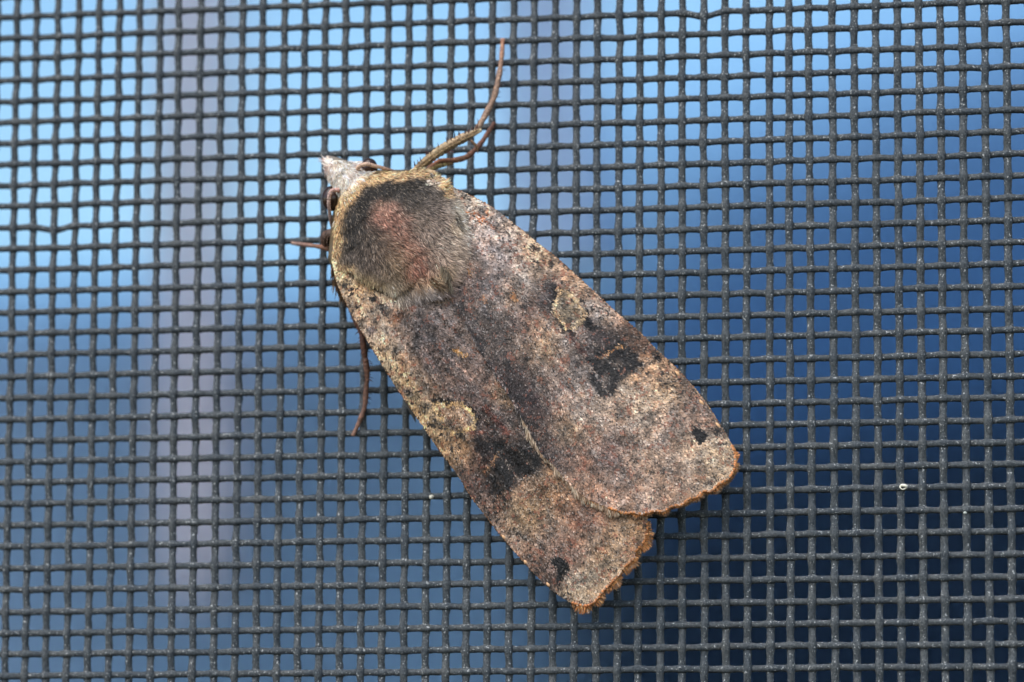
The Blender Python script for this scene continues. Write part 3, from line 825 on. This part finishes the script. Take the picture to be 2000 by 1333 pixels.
NS, NT = 150, 40
ss = np.concatenate([np.linspace(-80, 260, 110), np.linspace(268, 720, 40)])
th = np.linspace(0, 2 * np.pi, NT, endpoint=False)
wv, tv, bv = np.interp(ss, BS, BW), np.interp(ss, BS, BT), np.interp(ss, BS, BB)
mv = bv + (tv - bv) * 0.45
sg = lambda x, e: np.sign(x) * np.abs(x) ** e
TT = wv[:, None] * sg(np.cos(th), 0.85)[None]
HH = np.where(np.sin(th)[None] >= 0, mv[:, None] + (tv - mv)[:, None] * sg(np.sin(th), 0.9)[None], mv[:, None] + (mv - bv)[:, None] * np.sin(th)[None])
uu, vv = uv(ss[:, None], TT)
pos = P(uu, vv, HH)
cb = lin(cmap(uu, vv, FUR, 20) * 0.6)
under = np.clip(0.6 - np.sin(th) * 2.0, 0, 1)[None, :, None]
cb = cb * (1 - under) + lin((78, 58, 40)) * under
i, j = np.meshgrid(np.arange(NS - 1), np.arange(NT), indexing='ij'); k = (j + 1) % NT
fb = np.stack([i * NT + j, i * NT + k, (i + 1) * NT + k, (i + 1) * NT + j], -1).reshape(-1, 4)
vb_ = np.vstack([pos.reshape(-1, 3), pos[0].mean(0)[None], pos[-1].mean(0)[None]])
j0 = np.arange(NT); k0 = (j0 + 1) % NT
caps = np.vstack([np.stack([np.full(NT, NS * NT), k0, j0], 1), np.stack([np.full(NT, NS * NT + 1), (NS - 1) * NT + j0, (NS - 1) * NT + k0], 1)])
body = obj('body', vb_, [fb, caps], MAT_BODY, moth, np.vstack([cb.reshape(-1, 3), cb[0, :1], cb[-1, :1]]))


FUR_MARKS = [
    ('line', [(684, 470), (683, 435), (696, 402), (715, 380), (750, 365), (787, 358), (818, 355)], (36, 35, 34), 13, 0.85),
    ('line', [(651, 484), (655, 445), (663, 406), (679, 376), (701, 355), (730, 345), (765, 341), (800, 338), (832, 337), (852, 348), (872, 376)], (200, 170, 136), 9.0, 0.95),
    ('line', [(648, 498), (658, 518), (684, 528)], (200, 168, 138), 9, 0.9),
    ('line', [(884, 395), (898, 420), (904, 440)], (178, 162, 140), 6, 0.7),
]


HEAD = [(633, 313), (660, 311), (698, 316), (722, 328), (705, 355), (676, 372), (652, 369), (638, 341)]
MANTLE = [(693, 348), (716, 340), (746, 336), (780, 335), (810, 331), (833, 331), (848, 341), (872, 370), (897, 416), (911, 450), (909, 484), (894, 524), (877, 572), (852, 572), (824, 576), (802, 582), (780, 588),
          (754, 564), (728, 553), (693, 538), (684, 522), (652, 513), (645, 497), (651, 470), (650, 443), (656, 400), (671, 366)]


REAR = [(890, 405), (897, 416), (911, 450), (909, 484), (894, 524), (877, 572), (852, 572), (824, 576), (802, 582), (780, 588), (754, 564), (728, 553), (693, 538)]


def mantle_h(s, t):
    """Fur sits on the body, and on the wing bases where they rise above it."""
    u, v = uv(s, t)
    hb_ = body_top(s, t)
    kk_ = np.clip((t + 60) / 60.0, 0, 1); kk_ = kk_ * kk_ * (3 - 2 * kk_)
    hw_ = wing_h(u, v, True) * kk_ + wing_h(u, v, False) * (1 - kk_) + 0.17 + 0.12 * np.sin(np.pi * kk_)
    k = np.clip((s - 80) / 30.0, 0, 1)
    hw_ = hw_ * k + hb_ * (1 - k)
    d = hb_ - hw_
    return 0.5 * (hb_ + hw_ + np.sqrt(d * d + 0.02))


def body_fur(n, seed):
    g = np.random.default_rng(seed)
    s = g.uniform(-82, 285, n * 3); t = g.uniform(-140, 140, n * 3)
    u, v = uv(s, t)
    ok = inside(u, v, HEAD) | inside(u + 5 * N1(u, v, 12), v + 5 * N2(u, v, 12), MANTLE)
    fade = np.clip(seg_dist(u, v, REAR) / 34.0, 0, 1)
    ok &= (s < 60) | (g.random(len(s)) < 0.25 + 0.75 * fade)
    s, t, fade = s[ok][:n], t[ok][:n], fade[ok][:n]; n = len(s)
    u, v = uv(s, t)
    h = mantle_h(s, t)
    p0 = P(u, v, h)
    eps = 2.0
    def surf(a, c): 
        x, y = uv(a, c); return P(x, y, mantle_h(a, c))
    es = unit(surf(s + eps, t) - surf(s - eps, t)); et = unit(surf(s, t + eps) - surf(s, t - eps))
    nr = unit(np.cross(es, et)); nr = np.where((nr[:, 1] > 0)[:, None], -nr, nr)
    tn = np.clip(t / np.maximum(np.interp(s, BS, BW), 1), -1, 1)
    head = s < -4 + 0.0 * t
    spreadv = np.where(head, 0.5 * tn, 0.55 * tn) + g.normal(0, 0.25, n) + 0.5 * N2(u, v, 22)
    fwdv = np.where(s < -66, -1.0, 1.0)
    flow = unit(es * fwdv[:, None] * np.cos(spreadv)[:, None] + et * np.sin(spreadv)[:, None])
    up = np.where(head, 0.25, np.interp(s, [0, 40, 120, 240], [0.22, 0.20, 0.15, 0.11])) + g.normal(0, 0.08, n)
    d = unit(flow * np.cos(up)[:, None] + nr * np.sin(up)[:, None])
    L = np.where(head, g.uniform(0.35, 0.65, n), g.uniform(0.30, 0.62, n) * np.interp(s, [0, 60, 200, 250], [0.7, 0.85, 1.0, 1.2]))
    L = np.where(s < -62, L * 0.8, L)
    W = g.uniform(0.022, 0.042, n)
    side = unit(np.cross(d, nr + g.normal(0, 0.45, (n, 3))))
    bend = (flow - d) * (L * 0.35)[:, None]
    vv_, ff = hairs(p0 - nr * 0.05, d, side, L, W, bend)
    q = P(u, v, h)
    c = cmap(u + 3.5 * N3(u, v, 8), v + 3.5 * N4(u, v, 8), FUR, 20)
    uw, vw = u + 3.0 * N3(u, v, 8), v + 3.0 * N4(u, v, 8)
    c = np.where((s > -14)[:, None], overlay(c, uw, vw, FUR_MARKS), c)
    c = c * 1.12 * np.where(head, 1.08, 1.0)[:, None] * np.exp(g.normal(0, 0.20, n) + 0.12 * N4(u, v, 6))[:, None]
    r = g.random(n)
    c = np.where((r < 0.20)[:, None] & (~head)[:, None], c * 0.45, c)
    c = np.where((r > 0.90)[:, None], c * 0.55 + np.array([205, 196, 186]) * 0.45, c)
    c = np.where(((r > 0.30) & (r < 0.42) & head)[:, None], np.array([128, 96, 84]) * 0.6 + c * 0.4, c)
    c = np.where(head[:, None], c, c * np.array([1.07, 1.0, 0.92]))
    wc = np.where((t > -12)[:, None], cmap(u, v, RW), cmap(u, v, LW)) * np.exp(g.normal(0, 0.25, n))[:, None]
    k = np.where(s < 60, 1.0, fade * fade * (3 - 2 * fade) * 0.9 + 0.1)[:, None]
    c = c * k + wc * (1 - k)
    cl = lin(np.clip(c, 8, 244))
    # root a little deeper in tone than the tip, as moth hair scales are
    cc = np.repeat(cl, 7, 0).reshape(-1, 7, 3)
    o = obj('fur', vv_, ff, MAT_FUR, body, cc.reshape(-1, 3))
    return tag(o, kind='stuff')


body_fur(100000, 61)


def tuft(name, starts, n, dirs, L, cols, seed, w=0.05, spread=0.2, parent=None):
    """Hairs along a line of (u, v, h) roots pointing along dirs (du, dv, dh in pixels and mm per 10 px)."""
    g = np.random.default_rng(seed)
    c = spline(starts, 100)
    k = g.integers(0, 100, n)
    p = c[k] + np.stack([g.normal(0, 3, n), g.normal(0, 3, n), g.normal(0, 0.12, n)], 1)
    yaw = g.normal(0, spread, n)
    du, dv, dh = dirs
    ux = du * np.cos(yaw) - dv * np.sin(yaw); vx = du * np.sin(yaw) + dv * np.cos(yaw)
    ll = L * g.uniform(0.6, 1.15, n)
    a0 = P(p[:, 0], p[:, 1], p[:, 2]); a1 = P(p[:, 0] + ux * ll, p[:, 1] + vx * ll, p[:, 2] + dh * ll / 10 + g.normal(0, 0.08, n))
    dr = a1 - a0; ln = np.linalg.norm(dr, axis=1); dr = unit(dr)
    sd = unit(np.cross(dr, np.array([0, -1.0, 0]) + g.normal(0, 0.5, (n, 3))))
    v, f = hairs(a0, dr, sd, ln, g.uniform(0.7, 1.3, n) * w, g.normal(0, 0.03, (n, 3)))
    cc = np.array(cols, float)[g.integers(0, len(cols), n)] * np.exp(g.normal(0, 0.16, n))[:, None]
    return tag(obj(name, v, f, MAT_FUR, parent or body, np.repeat(lin(np.clip(cc, 5, 244)), 7, 0)), kind='stuff')


tuft('crest_tuft', [(866, 522, 5.6), (874, 540, 5.6), (878, 556, 5.4)], 110, (0.15, 1.0, -0.22), 22, [(156, 140, 120), (132, 116, 98), (178, 164, 142)], 71)
tuft('crest_tuft', [(840, 548, 5.4), (862, 562, 5.4)], 60, (0.8, 0.6, -0.2), 18, [(146, 118, 92), (112, 88, 66), (174, 152, 124)], 72)
tuft('side_tuft', [(651, 512, 2.4), (658, 535, 2.2), (668, 562, 2.0)], 700, (0.28, 1.0, -0.08), 34, [(92, 68, 44), (70, 50, 32), (122, 96, 62), (60, 42, 30)], 73)
tuft('head_tuft', [(642, 322, 3.4), (650, 330, 3.7), (646, 342, 3.4)], 420, (-0.72, -0.66, -0.3), 15, [(222, 206, 194), (206, 184, 170), (190, 152, 138)], 74, w=0.045)

tuft('shoulder_tuft', [(838, 344, 4.2), (852, 356, 4.0), (872, 384, 4.2), (890, 418, 4.6), (900, 446, 4.8)], 1100, (0.55, 0.75, -0.15), 20, [(150, 138, 122), (126, 116, 104), (168, 156, 140), (80, 74, 70)], 76, w=0.045, spread=0.3)
tuft('shoulder_tuft', [(650, 492, 3.6), (656, 512, 3.4), (672, 524, 3.6), (690, 532, 4.0)], 900, (0.55, 0.75, -0.12), 15, [(194, 168, 124), (176, 148, 104), (206, 186, 150)], 77, w=0.045, spread=0.35)

# ---- eyes
for (eu, ev, es_) in ((649, 388, 1.0), (721, 329, 0.8)):
    nu, nv_ = 24, 14
    c0 = P(eu, ev, 3.5)
    ph = np.linspace(0.02, np.pi - 0.02, nv_); az_ = np.linspace(0, 2 * np.pi, nu, endpoint=False)
    X = np.stack([np.sin(ph)[:, None] * np.cos(az_)[None], np.sin(ph)[:, None] * np.sin(az_)[None], np.broadcast_to(np.cos(ph)[:, None], (nv_, nu))], -1)
    v = c0 + X * np.array([0.62, 0.62, 0.74]) * es_
    ii, jj = np.meshgrid(np.arange(nv_ - 1), np.arange(nu), indexing='ij'); kk = (jj + 1) % nu
    f = np.stack([ii * nu + jj, ii * nu + kk, (ii + 1) * nu + kk, (ii + 1) * nu + jj], -1).reshape(-1, 4)
    obj('eye', v.reshape(-1, 3), f, MAT_EYE, moth)


# ---- antennae and legs
def limb(name, pts, rads, cols, parent, n=70, seed=0, bead=0.0, beads=40, lump=0.05):
    """Tapered tube; pts rows are (u, v, h); rads in mm and cols (sRGB) are spread along it."""
    g = np.random.default_rng(seed)
    c = spline(pts, n)
    path = P(c[:, 0], c[:, 1], c[:, 2])
    x = np.linspace(0, 1, n)
    r = np.interp(x, np.linspace(0, 1, len(rads)), rads) * (1 + bead * np.sin(x * beads * 2 * np.pi) + g.normal(0, lump, n))
    v, f = tube(path, r, 12)
    cols = np.asarray(cols, float)
    cc = np.stack([np.interp(x, np.linspace(0, 1, len(cols)), cols[:, k]) for k in range(3)], 1)
    cc = cc[:, None] * np.exp(g.normal(0, 0.16, (n, 12, 1)))
    cc = lin(np.clip(cc.reshape(-1, 3), 4, 240))
    return obj(name, v, f, MAT_LEG, parent, np.vstack([cc, cc[:1], cc[-1:]]))


def spines(name, pts, n, L, sides, col, parent, seed, w=0.035, lean=0.5, lift=0.25, rng_x=(0.05, 0.95)):
    g = np.random.default_rng(seed)
    c = spline(pts, 200)
    k = (g.uniform(*rng_x, n) * 199).astype(int)
    d = unit(np.gradient(c[:, :2], axis=0))[k]
    sd = np.where(g.random(n) < sides, 1.0, -1.0)
    o = np.stack([d[:, 1] * sd, -d[:, 0] * sd], 1) + d * g.normal(lean, 0.15, n)[:, None]
    o = unit(o)
    ll = L * g.uniform(0.6, 1.2, n)
    a0 = P(c[k, 0], c[k, 1], c[k, 2]); q = c[k, :2] + o * ll[:, None]
    a1 = P(q[:, 0], q[:, 1], c[k, 2] + g.normal(lift, 0.15, n))
    dr = a1 - a0; ln = np.linalg.norm(dr, axis=1); dr = unit(dr)
    s2 = unit(np.cross(dr, np.array([0, -1.0, 0.2])))
    v, f = hairs(a0, dr, s2, ln, np.full(n, w), np.zeros((n, 3)))
    cc = np.array(col, float) * np.exp(g.normal(0, 0.2, n))[:, None]
    return tag(obj(name, v, f, MAT_FUR, parent, np.repeat(lin(np.clip(cc, 4, 240)), 7, 0)), kind='stuff')


limb('antenna', [(662, 372, 4.3), (650, 372, 4.5), (644, 380, 4.5), (642, 394, 4.3), (643, 408, 4.0), (645, 426, 3.6), (648, 442, 3.2), (653, 462, 2.7), (668, 500, 2.2)],
     [0.12, 0.11, 0.10, 0.095, 0.085, 0.08, 0.07], [(190, 140, 125), (192, 160, 146), (172, 145, 135), (120, 95, 86), (70, 56, 52), (56, 46, 42)], moth, 110, 1, 0.12, 30)
limb('antenna', [(698, 330, 4.2), (704, 324, 4.5), (716, 321, 4.6), (729, 324, 4.4), (742, 327, 4.1), (756, 331, 3.8), (772, 336, 3.4), (800, 348, 2.8)],
     [0.12, 0.115, 0.105, 0.09, 0.08, 0.07], [(205, 170, 145), (200, 165, 140), (170, 135, 112), (110, 88, 74), (66, 54, 50)], moth, 110, 2, 0.12, 30)

# long front leg: shin, then a slim foot that touches the screen
LEG_A = [(806, 340, 2.6), (820, 326, 2.7), (854, 299, 2.6), (893, 276, 2.3), (922, 262, 2.0), (940, 254, 1.8)]
LEG_A2 = [(930, 258, 1.85), (936, 246, 1.7), (948, 225, 1.4), (965, 190, 1.0), (974, 151, 0.7), (979.5, 114, 0.5), (982, 76, 0.40)]
leg = limb('leg', LEG_A, [0.20, 0.26, 0.31, 0.30, 0.27, 0.10], [(120, 98, 70), (138, 114, 82), (160, 138, 104), (150, 126, 96), (158, 134, 106), (196, 176, 142)], moth, 70, 11, lump=0.08)
tag(leg, 'long upper leg with spiny shin reaching away from the head')
limb('foot', LEG_A2, [0.16, 0.185, 0.18, 0.165, 0.15, 0.13, 0.13], [(140, 116, 92), (142, 114, 94), (130, 102, 82), (146, 116, 96), (150, 114, 90), (178, 124, 96)], leg, 90, 12, 0.09, 5)
spines('spine', LEG_A, 46, 18, 0.88, (84, 48, 44), leg, 13, w=0.055, lean=0.55)
spines('spine', LEG_A2, 34, 12, 0.3, (58, 46, 48), leg, 14, w=0.034, lean=0.6, lift=0.0, rng_x=(0.05, 0.75))
spines('shin_scales', LEG_A, 900, 9, 0.5, (150, 126, 92), leg, 15, w=0.04, lean=2.2, lift=0.28)
LEG_B = [(836, 332, 1.9), (858, 316, 1.7), (884, 314, 1.4), (909, 308, 1.2), (926, 295, 1.0), (941, 278, 0.75), (954, 258, 0.55), (966, 240, 0.40)]
leg = limb('leg', LEG_B, [0.16, 0.15, 0.15, 0.17, 0.15, 0.15, 0.13, 0.13], [(130, 84, 58), (138, 88, 60), (128, 84, 60), (136, 94, 70), (124, 84, 64), (118, 78, 60), (120, 80, 62), (104, 68, 54)], moth, 90, 16, 0.06, 6)
tag(leg, 'short reddish leg tucked beside the long spiny one')
limb('thigh', [(834, 336, 2.0), (850, 325, 1.7), (868, 321, 1.5), (886, 318, 1.35)], [0.2, 0.2, 0.17, 0.08], [(150, 126, 82), (176, 150, 100), (170, 142, 96), (150, 110, 76)], leg, 40, 17, lump=0.1)
limb('spur', [(920, 275, 1.5), (928, 283, 1.5), (932, 291, 1.4), (933, 300, 1.2)], [0.07, 0.08, 0.06, 0.02], [(170, 130, 92), (170, 128, 92), (176, 134, 100)], leg, 24, 18)
# front leg on the head's eye side: a dark hairy knob and a short foot
LEG_C = [(664, 470, 2.6), (652, 460, 2.4), (642, 460, 2.2), (637, 468, 1.9), (636, 478, 1.6)]
leg = limb('leg', LEG_C, [0.28, 0.32, 0.36, 0.38, 0.2], [(80, 60, 48), (82, 64, 54), (78, 60, 50), (88, 66, 54), (120, 76, 52)], moth, 50, 19, lump=0.06)
tag(leg, 'dark knobbed leg below the bulging eye')
limb('foot', [(646, 486, 1.7), (634, 484, 1.4), (616, 481, 0.9), (598, 479, 0.6), (582, 477, 0.45), (569, 475, 0.40)], [0.2, 0.16, 0.12, 0.13, 0.13, 0.11], [(110, 76, 54), (140, 98, 76), (136, 104, 90), (128, 98, 86), (146, 118, 102)], leg, 50, 20, 0.05, 4)
spines('knob_scales', LEG_C, 500, 7, 0.5, (104, 84, 70), leg, 22, w=0.04, lean=1.5, lift=0.32)
# leg that comes out under the lower wing
LEG_D = [(664, 520, 1.6), (676, 575, 1.6), (694, 622, 1.5), (706, 652, 1.4), (712, 691, 1.1), (717, 730, 0.85), (715, 763, 0.65), (712, 796, 0.5), (702, 823, 0.42), (689, 852, 0.40)]
leg = limb('leg', LEG_D, [0.26, 0.25, 0.2, 0.19, 0.18, 0.19, 0.15, 0.16, 0.13, 0.12], [(84, 60, 44), (80, 56, 42), (84, 56, 42), (86, 56, 43), (96, 66, 54), (102, 72, 58), (94, 66, 52), (108, 78, 64), (120, 88, 72), (136, 102, 84)], moth, 130, 23, 0.09, 7)
tag(leg, 'bristly brown leg hanging down from under the lower wing')
spines('spine', LEG_D, 80, 14, 0.45, (58, 42, 36), leg, 24, w=0.036, lean=0.5, lift=0.0, rng_x=(0.15, 0.85))

# ---- sliver of hindwing showing below the lower wing
hw = spline([(770, 735, 1.35), (782, 766, 1.30), (796, 798, 1.2), (811, 825, 1.05)], 30)
wd = np.interp(np.linspace(0, 1, 30), [0, 0.5, 1], [40, 22, 1.0])
a = P(hw[:, 0], hw[:, 1], hw[:, 2]); c = P(hw[:, 0] + wd, hw[:, 1] - wd * 0.3, hw[:, 2] + 0.05)
d3 = np.array([0, 0.05, 0])
vh = np.vstack([a, c, a + d3, c + d3]); q = np.arange(29)
fh = np.vstack([np.stack([q, q + 1, q + 31, q + 30], 1), np.stack([q + 60, q + 90, q + 91, q + 61], 1), np.stack([q, q + 60, q + 61, q + 1], 1), np.stack([q + 30, q + 31, q + 91, q + 90], 1)])
hwc = np.tile(lin((88, 86, 82)), (120, 1))
tag(obj('hindwing', vh, fh, MAT_WING, moth, hwc), 'dark sliver of hindwing below the lower forewing')

# ------------------------------------------------------------------ specks caught on the screen
MAT_SPECK = attr_mat('pale_speck', 0.6, 0.3)


def crumb(name, u, v, h, rad_px, label, seed, ring=False, col=(205, 200, 182)):
    g = np.random.default_rng(seed)
    c0 = P(u, v, h); r = rad_px * 0.029
    if ring:
        a = np.linspace(0, 2 * np.pi, 29)
        path = c0 + np.stack([np.cos(a) * r, -0.04 * np.sin(a * 2), np.sin(a) * r * (0.66 + 0.10 * np.sin(a * 3 + 1))], 1)
        v_, f_ = tube(path, r * 0.36 * (1 + 0.45 * np.sin(a + 0.6)), 8, cap=False)
    else:
        v_, f_ = tube(c0 + np.stack([np.linspace(-r, r, 9), g.normal(0, r * 0.1, 9), g.normal(0, r * 0.12, 9)], 1),
                      r * np.array([0.15, 0.6, 0.85, 0.95, 1.0, 0.9, 0.8, 0.55, 0.1]) * g.uniform(0.85, 1.1, 9), 9)
    cc = np.broadcast_to(lin(col), (len(v_), 3)) * g.uniform(0.85, 1.1, (len(v_), 1))
    return tag(obj(name, v_, f_, MAT_SPECK, None, cc), label, 'speck')


crumb('ring_speck', 1764, 952, 0.36, 6.0, 'tiny cream ring stuck on the screen beyond the wing tips', 1, True, (224, 220, 200))
crumb('pale_crumb', 843, 971, 0.36, 5.0, 'tiny off-white crumb on the screen beside the lower wing', 2)
crumb('pale_flake', 1885, 1002, 0.36, 3.2, 'tiny greyish flake on the screen, near the cream ring', 3, col=(190, 196, 186))

g = np.random.default_rng(88)
bag = Bag()
nd = 520
for k in range(nd):
    i = g.integers(EXT, NV - EXT); j = g.integers(EXT, NH - EXT - 1)
    # more dust low and to the right, where the photograph is sharpest
    f = g.random()
    if g.random() < 0.5:
        p = node[i, j] * (1 - f) + node[i, j + 1] * f; off = np.array([g.uniform(-0.15, 0.15), 0])
        zz = par[i, j] * AMP * math.cos(math.pi * f); rr = RV
    else:
        i = min(i, NV - EXT - 2)
        p = node[i, j] * (1 - f) + node[i + 1, j] * f; off = np.array([0, g.uniform(-0.14, 0.14)])
        zz = -par[i, j] * AMP * math.cos(math.pi * f); rr = RH
    hh = zz + math.sqrt(max(rr * rr - float(off @ off), 0.0))
    c0 = np.array([p[0] + off[0], -hh, p[1] + off[1]])
    r = g.uniform(0.018, 0.042)
    o6 = np.array([[1, 0, 0], [-1, 0, 0], [0, 1, 0], [0, -1, 0], [0, 0, 1], [0, 0, -1]], float) * r * g.uniform(0.6, 1.4, (6, 1))
    f8 = np.array([[0, 2, 4], [2, 1, 4], [1, 3, 4], [3, 0, 4], [2, 0, 5], [1, 2, 5], [3, 1, 5], [0, 3, 5]])
    bag.add(c0 + o6, f8, lin((180, 182, 180)) * g.uniform(0.35, 1.0))
tag(bag.build('dust', MAT_SPECK, None), 'fine pale dust scattered over the screen strands', 'dust', kind='stuff')
